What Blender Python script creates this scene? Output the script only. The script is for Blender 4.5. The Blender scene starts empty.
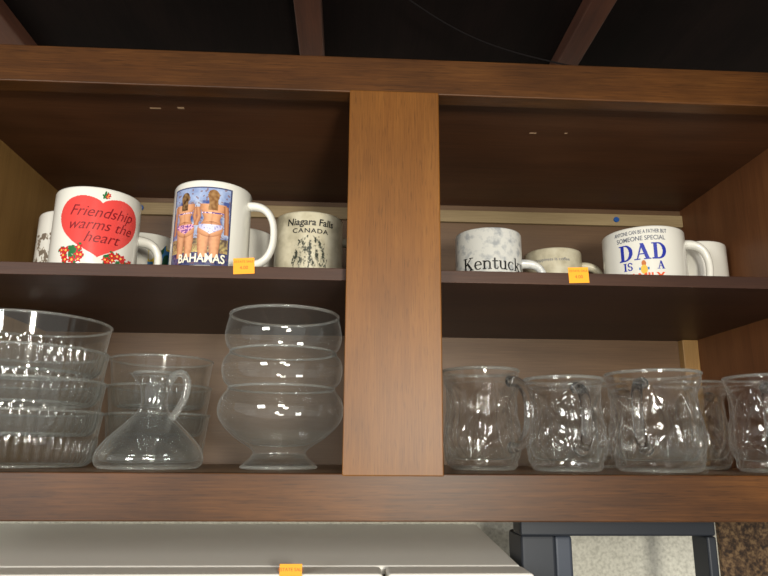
import bpy, bmesh, math, random
from mathutils import Matrix, Vector, noise
random.seed(4)
S=bpy.context.scene
S.view_settings.view_transform='Standard'
pi=math.pi
def link(o,parent=None):
    S.collection.objects.link(o)
    if parent: o.parent=parent
    return o
def empty(n,loc=(0,0,0)):
    o=bpy.data.objects.new(n,None);o.location=loc;o.empty_display_size=.02;return link(o)
def N(nt,t,**k):
    n=nt.nodes.new(t)
    for a,b in k.items(): setattr(n,a,b)
    return n
def ramp(nt,stops):
    r=N(nt,'ShaderNodeValToRGB');e=r.color_ramp.elements
    while len(e)<len(stops): e.new(.5)
    for el,(p,c) in zip(e,stops): el.position=p;el.color=(*c,1)
    return r
def srgb(r,g,b):
    f=lambda c:(c/255/12.92 if c<=10 else ((c/255+.055)/1.055)**2.4)
    return (f(r),f(g),f(b))
def wood(name,c1,c2,c3,axis=0,rough=.4,scale=1.,bump=.15,coat=0.,spec=.5,pore=.0,worn=0.):
    m=bpy.data.materials.new(name);m.use_nodes=True;nt=m.node_tree;b=nt.nodes['Principled BSDF']
    tc=N(nt,'ShaderNodeTexCoord')
    def nz(hi,lo,det,dist=0):
        mp=N(nt,'ShaderNodeMapping');s=[hi*scale]*3;s[axis]=lo*scale;mp.inputs['Scale'].default_value=s
        nt.links.new(tc.outputs['Object'],mp.inputs['Vector'])
        n=N(nt,'ShaderNodeTexNoise');n.inputs['Scale'].default_value=1;n.inputs['Detail'].default_value=det;n.inputs['Distortion'].default_value=dist
        nt.links.new(mp.outputs[0],n.inputs['Vector']);return n
    n1=nz(60,4,6,.6);n2=nz(9,5,3);n3=nz(900,30,2)
    a=N(nt,'ShaderNodeMath',operation='MULTIPLY_ADD');nt.links.new(n1.outputs[0],a.inputs[0]);a.inputs[1].default_value=.26
    a2=N(nt,'ShaderNodeMath',operation='MULTIPLY_ADD');nt.links.new(n2.outputs[0],a2.inputs[0]);a2.inputs[1].default_value=.50
    a3=N(nt,'ShaderNodeMath',operation='MULTIPLY');nt.links.new(n3.outputs[0],a3.inputs[0]);a3.inputs[1].default_value=.24
    nt.links.new(a3.outputs[0],a2.inputs[2]);nt.links.new(a2.outputs[0],a.inputs[2])
    r=ramp(nt,[(.36,c1),(.5,c2),(.64,c3)]);nt.links.new(a.outputs[0],r.inputs[0])
    last=r.outputs[0]
    def mulby(n,stops,last):
        pr=ramp(nt,stops);nt.links.new(n.outputs[0],pr.inputs[0])
        mx=N(nt,'ShaderNodeMix',data_type='RGBA',blend_type='MULTIPLY');mx.inputs[0].default_value=1
        nt.links.new(last,mx.inputs[6]);nt.links.new(pr.outputs[0],mx.inputs[7]);return mx.outputs[2]
    if pore: last=mulby(nz(1100,70,1),[(.30,(1-pore,)*3),(.42,(1,1,1))],last)
    if worn: last=mulby(nz(22,12,4,.4),[(.34,(1-worn,)*3),(.52,(1,1,1)),(.70,(1+worn*.7,1+worn*.6,1+worn*.4))],last)
    nt.links.new(last,b.inputs['Base Color'])
    b.inputs['Roughness'].default_value=rough;b.inputs['Coat Weight'].default_value=coat;b.inputs['Coat Roughness'].default_value=.3
    b.inputs['Specular IOR Level'].default_value=spec
    bp=N(nt,'ShaderNodeBump');bp.inputs['Strength'].default_value=bump;bp.inputs['Distance'].default_value=.001
    nt.links.new(a.outputs[0],bp.inputs['Height']);nt.links.new(bp.outputs[0],b.inputs['Normal'])
    return m
def plain(name,c,rough=.5,metal=0,**k):
    m=bpy.data.materials.new(name);m.use_nodes=True;b=m.node_tree.nodes['Principled BSDF']
    b.inputs['Base Color'].default_value=(*c,1);b.inputs['Roughness'].default_value=rough;b.inputs['Metallic'].default_value=metal
    for a,v in k.items(): b.inputs[a].default_value=v
    return m
def speckle(name,stops,scale,rough=.5,detail=3):
    m=plain(name,(1,1,1),rough);nt=m.node_tree;tc=N(nt,'ShaderNodeTexCoord');n=N(nt,'ShaderNodeTexNoise')
    n.inputs['Scale'].default_value=scale;n.inputs['Detail'].default_value=detail
    nt.links.new(tc.outputs['Object'],n.inputs['Vector']);r=ramp(nt,stops);nt.links.new(n.outputs[0],r.inputs[0])
    nt.links.new(r.outputs[0],nt.nodes['Principled BSDF'].inputs['Base Color']);return m
def vcol(name,rough=.3):
    m=plain(name,(1,1,1),rough);nt=m.node_tree;a=N(nt,'ShaderNodeAttribute');a.attribute_name='Col'
    nt.links.new(a.outputs['Color'],nt.nodes['Principled BSDF'].inputs['Base Color']);return m
def box(name,x0,x1,y0,y1,z0,z1,mat,parent=None,bev=.0,seg=3,zb=None):
    me=bpy.data.meshes.new(name)
    zb=z1 if zb is None else zb
    v=[(x,y,z) for x in (x0,x1) for y,zt in ((y0,z1),(y1,zb)) for z in (z0,zt)]
    f=[(0,1,3,2),(4,6,7,5),(0,4,5,1),(2,3,7,6),(0,2,6,4),(1,5,7,3)]
    me.from_pydata(v,[],f);me.materials.append(mat);o=bpy.data.objects.new(name,me);link(o,parent)
    if bev:
        b=o.modifiers.new('b','BEVEL');b.width=bev;b.segments=seg
    return o
def finish(name,bm,mat,parent,smooth=True):
    bmesh.ops.recalc_face_normals(bm,faces=bm.faces)
    me=bpy.data.meshes.new(name);bm.to_mesh(me);bm.free();me.materials.append(mat)
    if smooth:
        for p in me.polygons: p.use_smooth=True
    return link(bpy.data.objects.new(name,me),parent)
def smoothprof(pts,n=4):
    out=[]
    P=[pts[0]]+list(pts)+[pts[-1]]
    for i in range(1,len(P)-2):
        for k in range(n):
            t=k/n;r=[]
            for j in range(2):
                a,b,c,d=P[i-1][j],P[i][j],P[i+1][j],P[i+2][j]
                r.append(.5*((2*b)+(-a+c)*t+(2*a-5*b+4*c-d)*t*t+(-a+3*b-3*c+d)*t**3))
            out.append((max(r[0],0),r[1]))
    out.append(pts[-1]);return out
def lathe(name,prof,mat,parent,seg=96,fn=None,dz=0,closed=False):
    bm=bmesh.new()
    rings=[]
    for i,(r,z) in enumerate(prof):
        if r<1e-6: rings.append([bm.verts.new((0,0,z+dz))]);continue
        R=[]
        for k in range(seg):
            th=2*pi*k/seg;rr=r+(fn(i,th,r,z) if fn else 0)
            R.append(bm.verts.new((rr*math.cos(th),rr*math.sin(th),z+dz)))
        rings.append(R)
    if closed: rings.append(rings[0])
    for A,B in zip(rings,rings[1:]):
        for k in range(seg):
            k2=(k+1)%seg
            if len(A)==1 and len(B)==1: break
            if len(A)==1: bm.faces.new((A[0],B[k],B[k2]))
            elif len(B)==1: bm.faces.new((A[k],B[0],A[k2]))
            else: bm.faces.new((A[k],B[k],B[k2],A[k2]))
    return finish(name,bm,mat,parent)
def bead(name,R,z,q,mat,parent,seg=96):
    return lathe(name,[(R+q*math.cos(2*pi*i/10),z+q*math.sin(2*pi*i/10)) for i in range(10)],mat,parent,seg,closed=True)
def sweep(name,path,rad,mat,parent,ang=0,flat=1.,seg=16):
    bm=bmesh.new();R=[]
    n=len(path)
    for i,(o,z) in enumerate(path):
        a=path[max(i-1,0)];b=path[min(i+1,n-1)]
        t=Vector((b[0]-a[0],b[1]-a[1])).normalized();nn=Vector((-t.y,t.x))
        rr=rad[i] if isinstance(rad,list) else rad
        ring=[]
        for k in range(seg):
            th=2*pi*k/seg;u=rr*math.cos(th);v=rr*flat*math.sin(th)
            oo=o+nn.x*u;zz=z+nn.y*u
            ring.append(bm.verts.new((oo*math.cos(ang)-v*math.sin(ang),oo*math.sin(ang)+v*math.cos(ang),zz)))
        R.append(ring)
    for A,B in zip(R,R[1:]):
        for k in range(seg): bm.faces.new((A[k],B[k],B[(k+1)%seg],A[(k+1)%seg]))
    bm.faces.new(R[0]);bm.faces.new(R[-1])
    return finish(name,bm,mat,parent)
C=Vector((-.035,-.5152,.0177))
# ---------- materials
wf=wood('wood_frame_vertical',srgb(94,56,18),srgb(112,70,26),srgb(128,84,35),2,.42,1,.08,.0,.3,.25,.10)
wh=wood('wood_frame_horizontal',srgb(52,28,10),srgb(72,42,16),srgb(94,58,25),0,.42,1,.08,.0,.3,.25,.22)
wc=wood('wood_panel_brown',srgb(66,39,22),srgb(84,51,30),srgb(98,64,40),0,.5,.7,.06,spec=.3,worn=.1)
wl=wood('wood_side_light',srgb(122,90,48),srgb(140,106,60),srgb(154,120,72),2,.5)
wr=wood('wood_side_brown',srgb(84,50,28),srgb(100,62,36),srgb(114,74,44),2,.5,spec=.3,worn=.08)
wb=wood('wood_back',srgb(82,59,40),srgb(96,71,48),srgb(108,82,57),0,.5,.7,.05,worn=.06)
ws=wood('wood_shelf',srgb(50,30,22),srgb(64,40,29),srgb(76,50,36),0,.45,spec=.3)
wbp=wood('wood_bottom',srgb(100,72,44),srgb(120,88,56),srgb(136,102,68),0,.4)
cream=wood('wood_cream_strip',srgb(120,100,70),srgb(140,120,86),srgb(154,134,98),0,.6)
blue=plain('blue_plastic',srgb(30,80,150),.4)
W=.0765;H=.3149;T=.034;B=.0343;SZ=.1527;ST=.0105;D=.2966;CZ=.3267;XL=-.399;XR=.3995;YS=.018
cab=empty('wall_cabinet')
box('center_stile',-W/2,W/2,0,.0178,-.002,H+.002,wf,cab,.001)
box('top_rail',-.6,.6,.0005,.0178,H,H+T,wh,cab,.001)
box('bottom_rail',-.6,.6,.0005,.0178,-B,0,wh,cab,.001)
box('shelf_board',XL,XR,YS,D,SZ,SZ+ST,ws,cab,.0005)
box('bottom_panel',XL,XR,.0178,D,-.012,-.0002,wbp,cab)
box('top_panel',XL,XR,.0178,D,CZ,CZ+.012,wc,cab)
box('back_panel',XL,XR,D,D+.006,-.012,CZ+.012,wb,cab)
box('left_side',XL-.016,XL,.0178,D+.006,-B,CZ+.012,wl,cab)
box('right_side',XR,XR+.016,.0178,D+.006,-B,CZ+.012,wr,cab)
for a,b,n in ((XL,-.02,'left'),(.02,XR,'right')):
    box('hanging_strip_'+n,a,b,D-.006,D,CZ-.024,CZ-.008,cream,cab,.001)
box('corner_cleat',XR-.02,XR,D-.012,D,.0,SZ,wl,cab,.001)
def disc(name,x,z,r,y,mat,par):
    bm=bmesh.new();c=[bm.verts.new((x+r*math.cos(a*pi/10),y,z+r*math.sin(a*pi/10))) for a in range(20)]
    d=[bm.verts.new((v.co.x,y+.002,v.co.z)) for v in c];bm.faces.new(c);bm.faces.new(d[::-1])
    for i in range(20): bm.faces.new((c[i],d[i],d[(i+1)%20],c[(i+1)%20]))
    return finish(name,bm,mat,par,False)
disc('blue_plug_1',-.300,.3105,.004,D-.008,blue,cab);disc('blue_plug_2',.310,.3105,.0035,D-.008,blue,cab)
sc=plain('scuff_putty',srgb(170,140,110),.7)
for i,(x,y,a,b) in enumerate(((-.22,.062,.010,.0016),(-.196,.060,.006,.003),(.145,.088,.007,.0012),(.178,.086,.003,.001))):
    box('scuff_%d'%(i+1),x-a/2,x+a/2,y-b/2,y+b/2,CZ-.0004,CZ,sc,cab)
# ceiling / walls
dark=wood('dark_ceiling_wood',srgb(14,9,8),srgb(20,13,12),srgb(28,19,17),1,.8,spec=.08)
jm=wood('joist_wood',srgb(64,34,24),srgb(82,46,31),srgb(98,57,38),1,.6)
box('ceiling',-1.6,1.6,-2.2,.36,.515,.535,dark)
for i,(x,w_) in enumerate(((-.452,.030),(-.088,.030),(.236,.028))):
    box('joist_%d'%(i+1),x-w_/2,x+w_/2,-2.2,.318,.494,.5148,jm,None,.002)  # exposed joists under the dark ceiling
wallm=speckle('wall_speckled',[(.3,srgb(184,182,170)),(.5,srgb(208,206,194)),(.7,srgb(222,220,208))],260,.7)
box('wall_back',-1.6,1.6,.32,.36,-1.6,.515,wallm)
cu=bpy.data.curves.new('ceiling_cable','CURVE');cu.dimensions='3D';cu.bevel_depth=.0009
sp=cu.splines.new('NURBS');pts=[(.02,.10,.485),(.07,.14,.480),(.13,.17,.476),(.20,.185,.470),(.3,.19,.455),(.4,.19,.44)];sp.points.add(len(pts)-1)
for p,q in zip(sp.points,pts): p.co=(*q,1)
sp.use_endpoint_u=True
cu.materials.append(plain('cable_black',(.01,.008,.008),.9,**{'Specular IOR Level':.1}));link(bpy.data.objects.new('ceiling_cable',cu))
# ---------- mugs
cer=plain('ceramic_white',srgb(230,228,220),.18,**{'Coat Weight':.4})
cerb=speckle('ceramic_beige',[(.3,srgb(176,168,144)),(.5,srgb(198,190,166)),(.7,srgb(208,202,180))],90,.3)
mar=speckle('ceramic_marbled',[(.34,srgb(180,184,188)),(.42,srgb(206,208,208)),(.52,srgb(230,230,226))],120,.2,8)
ink=plain('ink_black',srgb(24,24,26),.4);red=plain('ink_maroon',srgb(120,8,22),.4);dkb=plain('ink_blue',srgb(34,48,160),.4);grey=plain('ink_grey',srgb(96,100,116),.4)
whi=plain('ink_white',srgb(240,236,215),.4);org=plain('ink_orange',srgb(226,84,30),.4)
vc=vcol('printed_glaze',.25)
def facing(x,y): return math.atan2(C.y-y,C.x-x)
def mug(name,x,y,r,h,mat,hang,hz=(.2,.8),hext=.024,z=SZ+ST+.0003,taper=0,ht=.0042):
    e=empty(name,(x,y,z))
    t=.0032
    o=[(0,.001),(r*.80,.001),(r*.86,0),(r*.9,.0004),(r*.955-taper,.003),(r*.985-taper,.006),(r-taper,.011),(r-taper*.6,h*.4),(r-taper*.2,h*.8),(r,h-.002),(r-.0006,h-.0005),(r-t/2,h),(r-t+.0004,h-.0006),(r-t,h-.002),(r-t-taper*.6,h*.4),(r-t-taper,.014),(r-t-.004,.008),(r*.6,.006),(0,.006)]
    lathe('body',o,mat,e,112)
    z0,z1=h*hz[0],h*hz[1];zc=(z0+z1)/2;hh=(z1-z0)/2;path=[];n=28
    for i in range(n+1):
        a=-pi/2+pi*i/n
        ca=abs(math.cos(a))**.75;sa=math.copysign(abs(math.sin(a))**.9,a)
        path.append((r-taper*.7+.0002+hext*ca,zc+hh*sa))
    path=[(r-.0022-taper*.7,z0)]+path+[(r-.0022,z1)]
    rad=[ht*(1.25-.35*math.sin(pi*i/(len(path)-1))) for i in range(len(path))]
    sweep('handle',path,rad,mat,e,hang,1.35)
    return e
def cyl(r,phi,u,z,off): 
    a=phi+u/r;R=r+off;return (R*math.cos(a),R*math.sin(a),z)
def text(par,s,size,r,phi,u,z,mat,bold=0,shear=0,off=.0004,taper=0,sx=1.,arc=0,space=1,serif=0):
    c=bpy.data.curves.new('t','FONT');c.body=s;c.size=size;c.align_x='CENTER';c.align_y='CENTER';c.offset=bold*size;c.shear=shear;c.resolution_u=4;c.space_character=space
    o=link(bpy.data.objects.new('t',c));dg=bpy.context.evaluated_depsgraph_get();me=bpy.data.meshes.new_from_object(o.evaluated_get(dg))
    bpy.data.objects.remove(o)
    bm=bmesh.new();bm.from_mesh(me);bmesh.ops.triangulate(bm,faces=bm.faces)
    bmesh.ops.subdivide_edges(bm,edges=[e for e in bm.edges if e.calc_length()>size*.25],cuts=2)
    for v in bm.verts:
        X=v.co.x*sx;v.co=cyl(r,phi,u+X,z+v.co.y-arc*X*X,off)
    me2=bpy.data.meshes.new('lettering');bm.to_mesh(me2);bm.free();me2.materials.clear();me2.materials.append(mat)
    return link(bpy.data.objects.new('lettering',me2),par)
def decal(par,r,phi,u0,u1,z0,z1,n,m,fn,off=.00015,name='printed_picture'):
    vs=[]
    for j in range(m+1):
        for i in range(n+1):
            u=u0+(u1-u0)*i/n;z=z0+(z1-z0)*j/m;vs.append(cyl(r,phi,u,z,off))
    fs=[];fc=[]
    for j in range(m):
        for i in range(n):
            c=fn((i+.5)/n,(j+.5)/m)
            if c is None: continue
            a=j*(n+1)+i;fs.append((a,a+1,a+n+2,a+n+1));fc.append(c)
    me=bpy.data.meshes.new(name);me.from_pydata(vs,[],fs);me.materials.append(vc)
    at=me.color_attributes.new('Col','FLOAT_COLOR','CORNER');k=0
    for p,c in zip(me.polygons,fc):
        for _ in range(4): at.data[k].color=(*c,1);k+=1
    for p in me.polygons: p.use_smooth=True
    return link(bpy.data.objects.new(name,me),par)
# serif letters rasterised on a fine grid and wrapped on the mug
def poly_text(par,word,glyphs,size,r,phi,u,z,mat,gap=.12,off=.00042):
    tot=sum(glyphs[c][0] for c in word)+gap*(len(word)-1);cur=-tot/2
    vs=[];fs=[];st=.022
    for c in word:
        w,f=glyphs[c];n=int(w/st)+1;y0=-.3 if c=='y' else 0
        mm=int((1.02-y0)/st)
        for j in range(mm):
            for i in range(n):
                X=(i+.5)*st;Y=y0+(j+.5)*st
                if f(X,Y):
                    b=len(vs)
                    for a,q in ((0,0),(1,0),(1,1),(0,1)):
                        vs.append(cyl(r,phi,u+(cur+(i+a)*st)*size,z+(y0+(j+q)*st)*size,off))
                    fs.append((b,b+1,b+2,b+3))
        cur+=w+gap
    me=bpy.data.meshes.new('lettering');me.from_pydata(vs,[],fs);me.materials.append(mat);return link(bpy.data.objects.new('lettering',me),par)
def R(x,y,x0,x1,y0,y1): return x0<=x<=x1 and y0<=y<=y1
def seg(x,y,ax,ay,bx,by,w):
    dx,dy=bx-ax,by-ay;t=max(0,min(1,((x-ax)*dx+(y-ay)*dy)/(dx*dx+dy*dy)));return math.hypot(x-ax-t*dx,y-ay-t*dy)<w/2
def g_D(x,y): return R(x,y,.10,.30,0,1) or R(x,y,0,.4,0,.08) or R(x,y,0,.4,.92,1) or (x>.25 and ((x-.35)/.47)**2+((y-.5)/.5)**2<1 and not(((x-.35)/.26)**2+((y-.5)/.42)**2<1) )
def g_A(x,y): return (seg(x,y,.45,.97,.74,.04,.2) or seg(x,y,.45,.97,.17,.04,.08) or R(x,y,.27,.62,.30,.38) or R(x,y,0,.33,0,.07) or R(x,y,.53,.93,0,.07)) and 0<=y<=1
def g_K(x,y): return R(x,y,.1,.27,0,1) or R(x,y,0,.37,0,.07) or R(x,y,0,.37,.93,1) or seg(x,y,.25,.42,.70,.95,.07) or seg(x,y,.38,.56,.74,.04,.16) or R(x,y,.52,.85,.93,1) or R(x,y,.55,.9,0,.07)
def g_e(x,y):
    o=((x-.29)/.29)**2+((y-.33)/.34)**2<1 and not(((x-.30)/.17)**2+((y-.33)/.27)**2<1)
    return (o and not(x>.33 and .14<y<.33)) or R(x,y,.10,.54,.33,.40)
def g_n(x,y): return R(x,y,.07,.2,0,.66) or R(x,y,0,.27,0,.06) or R(x,y,0,.2,.60,.66) or R(x,y,.46,.59,0,.5) or R(x,y,.39,.66,0,.06) or (y>.42 and ((x-.33)/.26)**2+((y-.42)/.25)**2<1 and not ((x-.33)/.14)**2+((y-.42)/.15)**2<1)
def g_t(x,y): return R(x,y,.12,.25,.08,.85) or R(x,y,0,.42,.58,.66) or (y<.2 and x>.12 and ((x-.28)/.16)**2+((y-.15)/.17)**2<1 and not((x-.31)/.08)**2+((y-.18)/.1)**2<1)
def g_u(x,y): return R(x,y,.07,.2,.2,.66) or R(x,y,0,.2,.60,.66) or R(x,y,.44,.57,0,.66) or R(x,y,.37,.57,.60,.66) or R(x,y,.44,.66,0,.06) or (y<.25 and ((x-.32)/.25)**2+((y-.23)/.25)**2<1 and not((x-.32)/.13)**2+((y-.23)/.16)**2<1)
def g_c(x,y): return ((x-.29)/.29)**2+((y-.33)/.34)**2<1 and not(((x-.31)/.18)**2+((y-.33)/.27)**2<1) and not(x>.36 and .16<y<.48)
def g_k(x,y): return R(x,y,.07,.2,0,1) or R(x,y,0,.27,0,.06) or R(x,y,0,.2,.94,1) or seg(x,y,.2,.28,.5,.62,.07) or seg(x,y,.28,.38,.53,.04,.13) or R(x,y,.36,.64,.60,.66) or R(x,y,.38,.66,0,.06)
def g_y(x,y): return seg(x,y,.12,.62,.34,.06,.13) or seg(x,y,.55,.62,.26,-.2,.06) or R(x,y,0,.28,.60,.66) or R(x,y,.42,.66,.60,.66) or math.hypot(x-.18,y+.2)<.08
def g_I(x,y): return R(x,y,.1,.3,0,1) or R(x,y,0,.4,0,.09) or R(x,y,0,.4,.91,1)
def g_S(x,y):
    u=((x-.31)/.29)**2;return ((u+((y-.74)/.27)**2<1 and not(((x-.31)/.14)**2+((y-.74)/.17)**2<1) and not(x>.3 and .55<y<.74)) or (u+((y-.27)/.28)**2<1 and not(((x-.31)/.14)**2+((y-.27)/.17)**2<1) and not(x<.3 and .27<y<.46)))
G={'D':(.84,g_D),'A':(.93,g_A),'K':(.9,g_K),'e':(.58,g_e),'n':(.66,g_n),'t':(.42,g_t),'u':(.66,g_u),'c':(.56,g_c),'k':(.66,g_k),'y':(.66,g_y),'I':(.4,g_I),'S':(.62,g_S)}
# heart mug
x,y,r,h=-.2700,.085,.0372,.0785;ph=facing(x,y)
m=mug('coffee_mug',x,y,r,h,cer,math.radians(24),(.12,.56),.019)
Hc=srgb(222,74,70)
def heart(s,t):
    X=(s-.5)*2.4;Y=(t-.47)*2.6
    return Hc if (X*X+Y*Y-1)**3-X*X*Y**3<0 else None
decal(m,r,ph,-.036,.041,.008,.073,170,150,heart,name='printed_heart')
text(m,'Friendship',.0142,r,ph,.003,.0545,red,-.004,.38,sx=.94,arc=-2)
text(m,'warms the',.0140,r,ph,.003,.043,red,-.004,.38,sx=.94)
text(m,'heart',.0140,r,ph,.004,.0315,red,-.004,.38,sx=.98)
def flowers(seed,n,cx0,cx1,cy0,cy1,rr):
    rn=random.Random(seed);L=[(rn.uniform(cx0,cx1),rn.uniform(cy0,cy1),rn.uniform(rr*.7,rr),rn.random()) for _ in range(n)]
    def f(s,t,asp):
        c=None
        for a,b,q,k in L:
            dx=(s-a)*asp;dy=t-b;d=math.hypot(dx,dy);th=math.atan2(dy,dx)
            if k<.45:
                if d<q*(.8+.25*math.cos(5*th+k*20)): c=srgb(200,30,40) if d>q*.3 else srgb(240,190,90)
            elif c is None:
                if (dx*math.cos(k*30)+dy*math.sin(k*30))**2/(q*1.3)**2+(-dx*math.sin(k*30)+dy*math.cos(k*30))**2/(q*.5)**2<1: c=srgb(40,110,60)
        return c
    return f
f1=flowers(3,26,.08,.92,.2,.8,.2);decal(m,r,ph,-.032,-.008,.006,.026,110,80,lambda s,t:f1(s,t,1.33),.0003,'printed_flowers')
f2=flowers(8,26,.08,.92,.2,.8,.2);decal(m,r,ph,.006,.040,.006,.023,110,80,lambda s,t:f2(s,t,1.8),.0003,'printed_flowers')
f3=flowers(5,9,.25,.75,.3,.7,.26);decal(m,r,ph,.001,.009,.067,.0755,50,50,lambda s,t:f3(s,t,1),.0003,'printed_flowers')
x,y,r=-.314,.15,.0366
m=mug('coffee_mug',x,y,r,.079,cer,math.radians(75));ph=facing(x,y)
def smoke(s,t):
    v=noise.noise(Vector((s*7,t*6,2)))+.5*noise.noise(Vector((s*20,t*18,5)))
    return srgb(120,108,96) if v>.16 else (srgb(176,166,152) if v>.05 else None)
decal(m,r,ph,-.048,-.008,.010,.056,90,90,smoke)
x,y,r=-.266,.215,.0366
m=mug('coffee_mug',x,y,r,.0795,cer,math.radians(120));ph=facing(x,y)
def land(s,t):
    v=math.sin(s*9+t*5)+math.sin(s*17-t*13)*.6
    if t>.86+.06*math.sin(s*14): return None
    return srgb(30,80,60) if v>.5 else (srgb(60,120,180) if v>-.3 else (srgb(225,200,60) if v>-.7 else None))
decal(m,r,ph,.004,.040,.012,.074,90,90,land)
# bahamas mug
x,y,r,h=-.1630,.075,.0348,.0842;ph=facing(x,y)
m=mug('coffee_mug',x,y,r,h,cer,math.radians(-8),(.17,.84),.0235,ht=.0034)
def mixc(a,b,k):
    k=min(1,max(0,k));return tuple(p*(1-k)+q*k for p,q in zip(a,b))
def nz(x,y,z=0): return noise.noise(Vector((x,y,z)))
def bah(s,t):
    if s<.025 or s>.975 or t<.018 or t>.985: return srgb(70,76,110)
    n1=nz(s*7,t*9,1);n2=nz(s*22,t*26,4)
    c=mixc(srgb(70,84,140),srgb(176,186,210),.5+n1*.9+n2*.6)
    if t>.82: c=mixc(c,srgb(160,180,220),.6)
    if t<.34: c=mixc(srgb(96,80,70),srgb(206,184,120),.45+n1*.7+n2*.9)
    if t<.16: c=mixc(srgb(40,44,84),srgb(90,90,130),.5+n2)
    if n2>.28: c=mixc(c,srgb(120,80,70),.7)
    sk=srgb(218,160,120);sk2=srgb(134,78,50)
    for cx,top,hair,sgn,sc in ((.28,.92,srgb(58,36,26),1,1.02),(.70,.95,srgb(120,80,44),-1,1.16)):
        dx=(s-cx-.02*math.sin(t*6)*sgn)/sc
        if .10<t<.44:
            for q in (-.075,.07):
                w=.052+.035*(t-.10)/.34
                if abs(dx-q)<w: c=mixc(sk,sk2,(abs(dx-q)/w)**2*.8+.2*n2)
        if .40<t<.78:
            w=.155-.05*math.exp(-((t-.585)/.07)**2)+.02*(t>.7)
            if abs(dx)<w: c=mixc(sk,sk2,(abs(dx)/w)**3*.8+.25*math.exp(-(dx/.015)**2)+.1*n2)
        q=(dx/.165)**2+((t-.455)/.10)**2
        if q<1: c=mixc(sk,sk2,q*q*.7+.4*math.exp(-(dx/.014)**2))
        ax=sgn*dx+.19-(t-.6)*.15
        if abs(ax)<.033 and .40<t<.76: c=mixc(sk,sk2,.3+abs(ax)*20)
        ax=sgn*dx-.17-abs(t-.62)*.25
        if abs(ax)<.03 and .50<t<.74: c=mixc(sk,sk2,.3+abs(ax)*18)
        pat=nz(s*40,t*46,9)
        if abs(t-.665)<.010 and abs(dx)<.14: c=srgb(90,70,140) if pat>0 else srgb(230,200,210)
        if t<.515 and t>.395+abs(dx)*.5 and abs(dx)<.15:
            if sgn>0: c=srgb(110,70,150) if pat>.05 else srgb(230,170,190)
            else: c=mixc(srgb(246,242,246),srgb(150,150,200),.2+abs(dx)*4+ (.6 if pat>.25 else 0))
        if (dx/.075)**2+((t-top+.06)/.075)**2<1 or (abs(dx)<.06 and .70<t<top-.05): c=mixc(hair,mixc(hair,srgb(190,150,100),.5),.5+n2)
    return c
decal(m,r,ph,-.041,.0165,.006,.0775,150,180,bah)
text(m,'BAHAMAS',.0110,r,ph,-.008,.0120,whi,.02,0,.0005,sx=.84)
mug('coffee_mug',-.1576,.2,.038,.0825,cer,math.radians(60))
# niagara
x,y,r,h=-.0774,.135,.0342,.0796;ph=facing(x,y)
m=mug('coffee_mug',x,y,r,h,cerb,math.radians(25))
text(m,'Niagara Falls',.0098,r,ph,.001,.0680,ink,.018,.1,sx=.95)
text(m,'CANADA',.0064,r,ph,.001,.0592,ink,.015,0,sx=1.2,space=1.15)
def nia(s,t):
    n1=nz(s*11,t*5,3);n2=nz(s*24,t*20,7);n3=nz(s*60,t*60,2)
    d=math.hypot((s-.5)*2,(t-.5)*2)
    if d>.95+.2*n2: return None
    v=n1+.5*n2+.35*n3
    k=min(1,max(0,(v+.05)/.35))
    if k<.05: return None
    return mixc(srgb(196,190,168),srgb(62,66,58),k)
decal(m,r,ph,-.017,.019,.008,.055,120,140,nia)
# kentucky
x,y,r,h=.114,.17,.0355,.0795;ph=facing(x,y)
m=mug('coffee_mug',x,y,r,h,mar,math.radians(-12),(.12,.60),.022)
poly_text(m,'Kentucky',G,.0140,r,ph,.010,.0340,ink,.05)
x,y,r,h=.2004,.22,.0324,.076;ph=facing(x,y)
m=mug('coffee_mug',x,y,r,h,cerb,math.radians(-10),(.2,.8),.022)
text(m,'happiness is coffee',.0052,r,ph,0,.062,grey,.0)
# dad
x,y,r,h=.2815,.16,.0420,.080;ph=facing(x,y)
m=mug('coffee_mug',x,y,r,h,cer,math.radians(-16),(.2,.86),.022)
text(m,'ANYONE CAN BE A FATHER BUT',.0058,r,ph,-.002,.0735,grey,.01,sx=.62)
text(m,'SOMEONE SPECIAL',.0068,r,ph,-.002,.0665,grey,.01,sx=.85)
poly_text(m,'DAD',G,.0175,r,ph,-.001,.0440,dkb,.05)
poly_text(m,'IS',G,.0085,r,ph,-.016,.0335,dkb,.08)
poly_text(m,'A',G,.0085,r,ph,.016,.0335,dkb,.08)
text(m,'FAMILY',.0120,r,ph,-.001,.0250,org,.03)
def teddy(s,t):
    if math.hypot(s-.5,t-.35)<.3: return srgb(230,190,80)
    if math.hypot(s-.5,t-.75)<.2: return srgb(200,120,70)
    if abs(s-.5)<.45 and abs(t-.4)<.08: return srgb(60,120,190)
    return None
decal(m,r,ph,-.006,.005,.028,.044,50,60,teddy)
mug('coffee_mug',.3595,.205,.036,.0815,cer,math.radians(-150))
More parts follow.
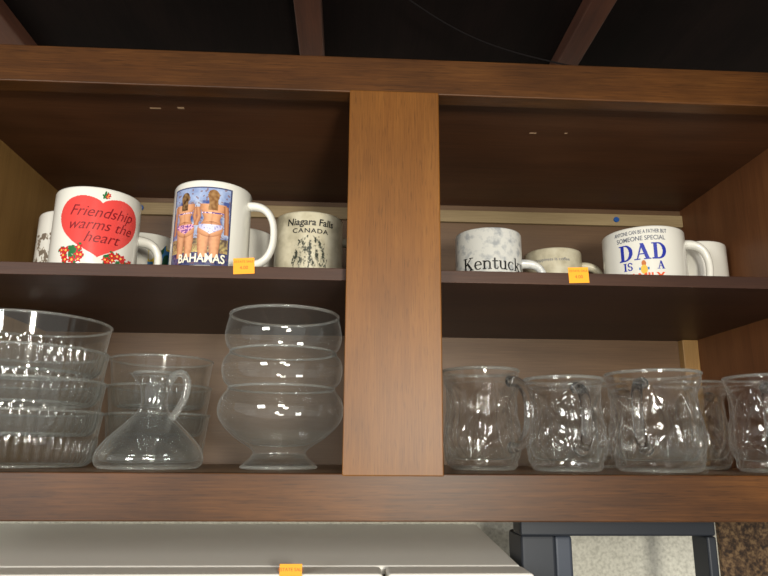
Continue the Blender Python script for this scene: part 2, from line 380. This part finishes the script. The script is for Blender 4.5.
# ---------- glass
def glass(name,refr,haze,edge,boost=1.5,pwr=4,base=.06):
    m=bpy.data.materials.new(name);m.use_nodes=True;nt=m.node_tree;nt.nodes.remove(nt.nodes['Principled BSDF'])
    L=nt.links.new
    tr=N(nt,'ShaderNodeBsdfTransparent');tr.inputs[0].default_value=(.97,.98,.975,1)
    gs=N(nt,'ShaderNodeBsdfGlossy');gs.inputs['Roughness'].default_value=.06;gs.inputs['Color'].default_value=(1,1,1,1)
    lw=N(nt,'ShaderNodeLayerWeight');lw.inputs[0].default_value=.5
    pw=N(nt,'ShaderNodeMath',operation='POWER');L(lw.outputs['Facing'],pw.inputs[0]);pw.inputs[1].default_value=pwr
    rf=N(nt,'ShaderNodeMath',operation='MULTIPLY_ADD',use_clamp=True);L(pw.outputs[0],rf.inputs[0]);rf.inputs[1].default_value=.5*boost;rf.inputs[2].default_value=base
    m1=N(nt,'ShaderNodeMixShader');L(rf.outputs[0],m1.inputs[0]);L(tr.outputs[0],m1.inputs[1]);L(gs.outputs[0],m1.inputs[2])
    df=N(nt,'ShaderNodeBsdfDiffuse');df.inputs[0].default_value=(.85,.87,.84,1)
    tl=N(nt,'ShaderNodeBsdfTranslucent');tl.inputs[0].default_value=(.85,.87,.84,1)
    ad=N(nt,'ShaderNodeMixShader');L(df.outputs[0],ad.inputs[1]);L(tl.outputs[0],ad.inputs[2])
    hz=N(nt,'ShaderNodeMath',operation='MULTIPLY_ADD',use_clamp=True);L(pw.outputs[0],hz.inputs[0]);hz.inputs[1].default_value=edge;hz.inputs[2].default_value=haze  # whitish diffuse at grazing angles stands in for edge-lit, hazy glass
    m2=N(nt,'ShaderNodeMixShader');L(hz.outputs[0],m2.inputs[0]);L(m1.outputs[0],m2.inputs[1]);L(ad.outputs[0],m2.inputs[2])
    last=m2
    if refr:
        g=N(nt,'ShaderNodeBsdfGlass');g.inputs['IOR'].default_value=1.45
        m3=N(nt,'ShaderNodeMixShader');m3.inputs[0].default_value=refr;L(m2.outputs[0],m3.inputs[1]);L(g.outputs[0],m3.inputs[2]);last=m3
    L(last.outputs[0],nt.nodes['Material Output'].inputs[0]);return m
thin=glass('clear_glass_thin',0,.035,.38,1.6,5,.08)
press=glass('clear_glass_pressed',.30,.014,.45,1.9,3,.075)
rimg=glass('clear_glass_rim',.4,.24,.3)
glassh=glass('clear_glass_handle',.75,.02,.1)
Z0=.0002
def bowlprof(R,h,tap):
    rb=R-tap
    return smoothprof([(0,.0025),(rb*.75,.0025),(rb*.82,.0006),(rb*.90,.0008),(rb*.97,.004),(rb+tap*.12,.009),(rb+tap*.4,h*.42),(rb+tap*.75,h*.75),(R,h-.001)],6)
def stack(x,y,R,h,tap,n,dz,rib,lob=18):
    e=empty('glass_bowl_stack',(x,y,Z0))
    for i in range(n):
        fn=(lambda k,th,r,z:(rib*(abs(math.sin(th*lob))**.7-.6)*min(1,max(0,(.027-z)/.005)) if r>R*.6 else 0))
        lathe('bowl_%d'%(i+1),bowlprof(R,h,tap),thin,e,432,fn,dz=i*dz)
        bead('bowl_rim_%d'%(i+1),R,h-.001+i*dz,.0012,rimg,e,128)
        bead('bowl_foot_%d'%(i+1),(R-tap)*.86,.0016+i*dz,.0014,rimg,e,128)
stack(-.3285,.11,.0690,.0485,.0060,4,.0268,.0032,24)
stack(-.2367,.22,.0530,.052,.006,3,.029,.0020,16)
# cruet
e=empty('glass_cruet',(-.2042,.085,Z0))
out=smoothprof([(.037,.0),(.0430,.0025),(.0449,.0085),(.0425,.0165),(.0370,.0240),(.0290,.0320),(.0205,.0400),(.0140,.0470),(.0112,.0535),(.0108,.0600),(.0125,.0690),(.0160,.0770),(.0185,.0810)],6)
lip=lambda k,th,r,z:(.004*max(0,math.cos(th-math.radians(200)))**6*max(0,(z-.07)/.0115))
crm=glass('clear_glass_cruet',.10,.03,.5,2.0,4,.10)
lathe('body',[(0,.0012),(.03,.0012)]+out,crm,e,112,lip)
lathe('inner_wall',smoothprof([(0,.0050),(.034,.0055),(.0405,.0095),(.0390,.0165),(.0335,.0240),(.0258,.0315),(.0178,.0390),(.0118,.0465)],5),thin,e,96)
bead('lip',.0183,.0810,.0012,rimg,e)
bead('foot_ring',.0400,.0016,.0015,rimg,e)
pa=smoothprof([(.0130,.072),(.019,.0805),(.0265,.080),(.0305,.072),(.0290,.060),(.0230,.049),(.0180,.0420)],6)
sweep('handle',pa,.0030,rimg,e,math.radians(-15),1.2,12)
# vase
e=empty('glass_vase',(-.0930,.08,Z0))
op=[(.0255,.009),(.0225,.0135),(.0255,.018),(.038,.026),(.0495,.037),(.0543,.047),(.0530,.058),(.0475,.0665),(.0465,.070),(.0505,.0745),(.0530,.084),(.0515,.093),(.0475,.0985),(.0468,.1015),(.0500,.106),(.0518,.1145),(.0505,.124),(.0480,.1335)]
lathe('body',smoothprof(op,5),thin,e,128)
lathe('foot',[(0,.003),(.022,.003)]+smoothprof([(.028,.0),(.0325,.001),(.0315,.004),(.0257,.009),(.0222,.0128),(.014,.0128),(0,.0128)],4),press,e,128)
lathe('bowl_floor',smoothprof([(0,.019),(.014,.0195),(.022,.0205),(.030,.0235),(.0365,.027),(.043,.0325)],4),thin,e,96)
bead('rim',.0480,.1335,.0013,rimg,e,128)
bead('foot_rim',.0318,.0022,.0014,rimg,e,128)
bead('pinch_lower',.0461,.0685,.0010,rimg,e,128);bead('pinch_upper',.0464,.1003,.0010,rimg,e,128)
# glass mugs : thin pressed wall with long leaf relief, thick base, rim bead
def gmug(x,y,r,h,ang,seed=0,hext=.022):
    e=empty('glass_mug',(x,y,Z0));rn=random.Random(seed);ph0=rn.random()*6
    o=[(0,.0015),(r*.5,.0015),(r*.66,.0015),(r*.74,0),(r*.80,.0008),(r*.86,.004),(r*.93,.012),(r*.965,.024),(r*.935,.038),(r*.885,.050),(r*.88,.060),(r*.92,.072),(r*.965,h*.95),(r*.97,h-.001)]
    P=smoothprof(o,12)
    def fn(k,th,rr,z):
        t=z/h
        if t<.05 or t>.86 or rr<r*.7: return 0
        env=min(1,(t-.05)/.06,(.86-t)/.08)
        # three broad leaves leaning around the wall, each a pointed oval with mid rib and fine veins
        best=0
        for q in range(5):
            a0=ph0+q*2*pi/5+1.1*(t-.45)+.25*math.sin(t*6)
            d=(th-a0+pi)%(2*pi)-pi
            hw=.58*math.sin(pi*min(1,max(0,(t-.04)/.82)))**.8+.02
            if abs(d)<hw:
                e_=1-(d/hw)**2
                v=.0004+.0022*e_**.5
                v-=.0012*math.exp(-(d/.045)**2)
                v+=.00045*math.sin((t*34-abs(d)*9))*e_
                best=max(best,v)
        return env*(best-.0016)
    lathe('body',P,press,e,420,fn)
    lathe('inner_floor',smoothprof([(0,.009),(r*.6,.0095),(r*.78,.012),(r*.86,.02)],4),thin,e,96)
    bead('rim',r*.962,h-.0012,.0014,rimg,e,128)
    bead('foot_ring',r*.76,.0016,.0014,rimg,e,128)
    z0,z1=h*.22,h*.86;n=26;path=[]
    for i in range(n+1):
        t=i/n;a=-pi/2+pi*t
        path.append((r*.90+.001+hext*abs(math.cos(a))**.8*(1-.18*(1-t)),z0+(z1-z0)*(.5+.5*math.copysign(abs(math.sin(a))**.9,a))))
    path=[(r*.92,z0)]+path+[(r*.94,z1)]
    sweep('handle',path,[.0038+.0014*abs(2*i/(len(path)-1)-1)**2 for i in range(len(path))],glassh,e,math.radians(ang),1.15,14)
gmug(.0877,.100,.0360,.0894,-52,1)
gmug(.1570,.075,.0352,.0800,-88,2,.020)
gmug(.2275,.200,.0310,.0894,-40,3)
gmug(.2370,.070,.0418,.0852,-128,4)
gmug(.3230,.170,.0360,.0869,30,5)
gmug(.3410,.070,.0350,.0835,-122,6)
# ---------- stickers
stk=plain('sticker_orange',srgb(250,160,20),.6);sink=plain('sticker_print',srgb(150,80,20),.6)
def sticker(x,y,z,w,h,rot):
    e=empty('price_sticker',(x,y,z));e.rotation_euler=(0,rot,0)
    box('paper',-w/2,w/2,-.0004,0,-h/2,h/2,stk,e)
    for i,s in enumerate(('ESTATE SALE','4.00')):
        c=bpy.data.curves.new('price_print','FONT');c.body=s;c.size=h*(.2,.30)[i];c.align_x='CENTER';c.align_y='CENTER'
        c.materials.append(sink);o=link(bpy.data.objects.new('price_print',c),e);o.location=(0,-.0006,h*(.26-.38*i));o.rotation_euler=(pi/2,0,0)
sticker(-.1222,.0175,.1632,.0172,.0135,-.06)
sticker(.1570,.0175,.1612,.0172,.0135,-.04)
# ---------- below
wht=plain('enamel_white',srgb(254,253,247),.35);gask=plain('door_gasket',srgb(90,88,84),.7)
e=empty('refrigerator')
box('cabinet_body',-.9,.121,.108,.315,-1.5,-.0815,wht,e,.003,4,zb=-.068)
box('door_gasket_strip',-.9,.118,.1002,.1078,-1.5,-.088,gask,e)
box('door_left',-.9,-.0035,.062,.100,-1.5,-.0805,wht,e,.0035,4)
box('door_right',.0,.121,.062,.100,-1.5,-.0805,wht,e,.0035,4)
sticker(-.078,.0615,-.0815,.018,.018,0)
dg_=plain('metal_charcoal',srgb(40,44,52),.45,.2);dg2=plain('metal_slate',srgb(62,68,80),.4,.2)
e=empty('metal_stand')
box('top_bar',.125,.308,.12,.15,-.0585,-.044,dg_,e,.002)
box('front_leg',.125,.157,.12,.17,-1.6,-.0575,dg_,e,.003)
box('inner_flange',.1572,.174,.125,.16,-1.6,-.0587,dg2,e,.003)
box('rear_leg',.299,.308,.12,.15,-1.6,-.0587,dg_,e,.002)
cork=speckle('board_brown',[(.35,srgb(50,36,26)),(.5,srgb(88,66,46)),(.65,srgb(128,102,72))],220,.8)
box('cork_board',.416,.9,.312,.3198,-.6,-.02,cork)
# ---------- camera
cam=bpy.data.cameras.new('camera');co=link(bpy.data.objects.new('camera',cam))
cam.sensor_width=36;cam.lens=665.9*36/768;cam.clip_start=.01
yaw,pit,rol=.0527,.2376,.0068
fw=Vector((math.sin(yaw)*math.cos(pit),math.cos(yaw)*math.cos(pit),math.sin(pit)))
r=Vector((math.cos(yaw),-math.sin(yaw),0));u=r.cross(fw)
r2=r*math.cos(rol)+u*math.sin(rol);u2=-r*math.sin(rol)+u*math.cos(rol)
M=Matrix((r2,u2,-fw)).transposed().to_4x4();M.translation=C;co.matrix_world=M
S.camera=co
w=bpy.data.worlds.new('w');S.world=w;w.use_nodes=True;w.node_tree.nodes['Background'].inputs[0].default_value=(.94,.93,.88,1);w.node_tree.nodes['Background'].inputs[1].default_value=.42
def area(n,loc,tgt,size,en,col):
    l=bpy.data.lights.new(n,'AREA');l.size=size;l.energy=en;l.color=col
    o=link(bpy.data.objects.new(n,l));o.location=loc;o.rotation_euler=(Vector(tgt)-Vector(loc)).to_track_quat('-Z','Y').to_euler()
area('lamp_main',(.13,-.85,.03),(0,0,.16),.10,7.0,(1,.95,.82))
area('ceiling_lamp',(.10,-1.9,.44),(0,0,.05),.4,13,(1,.95,.84))
area('fill_light',(-.75,-1.1,.14),(-.25,.15,-.08),.3,9,(1,.98,.93))  # added fill, out of view, for glass reflections and the white appliance top
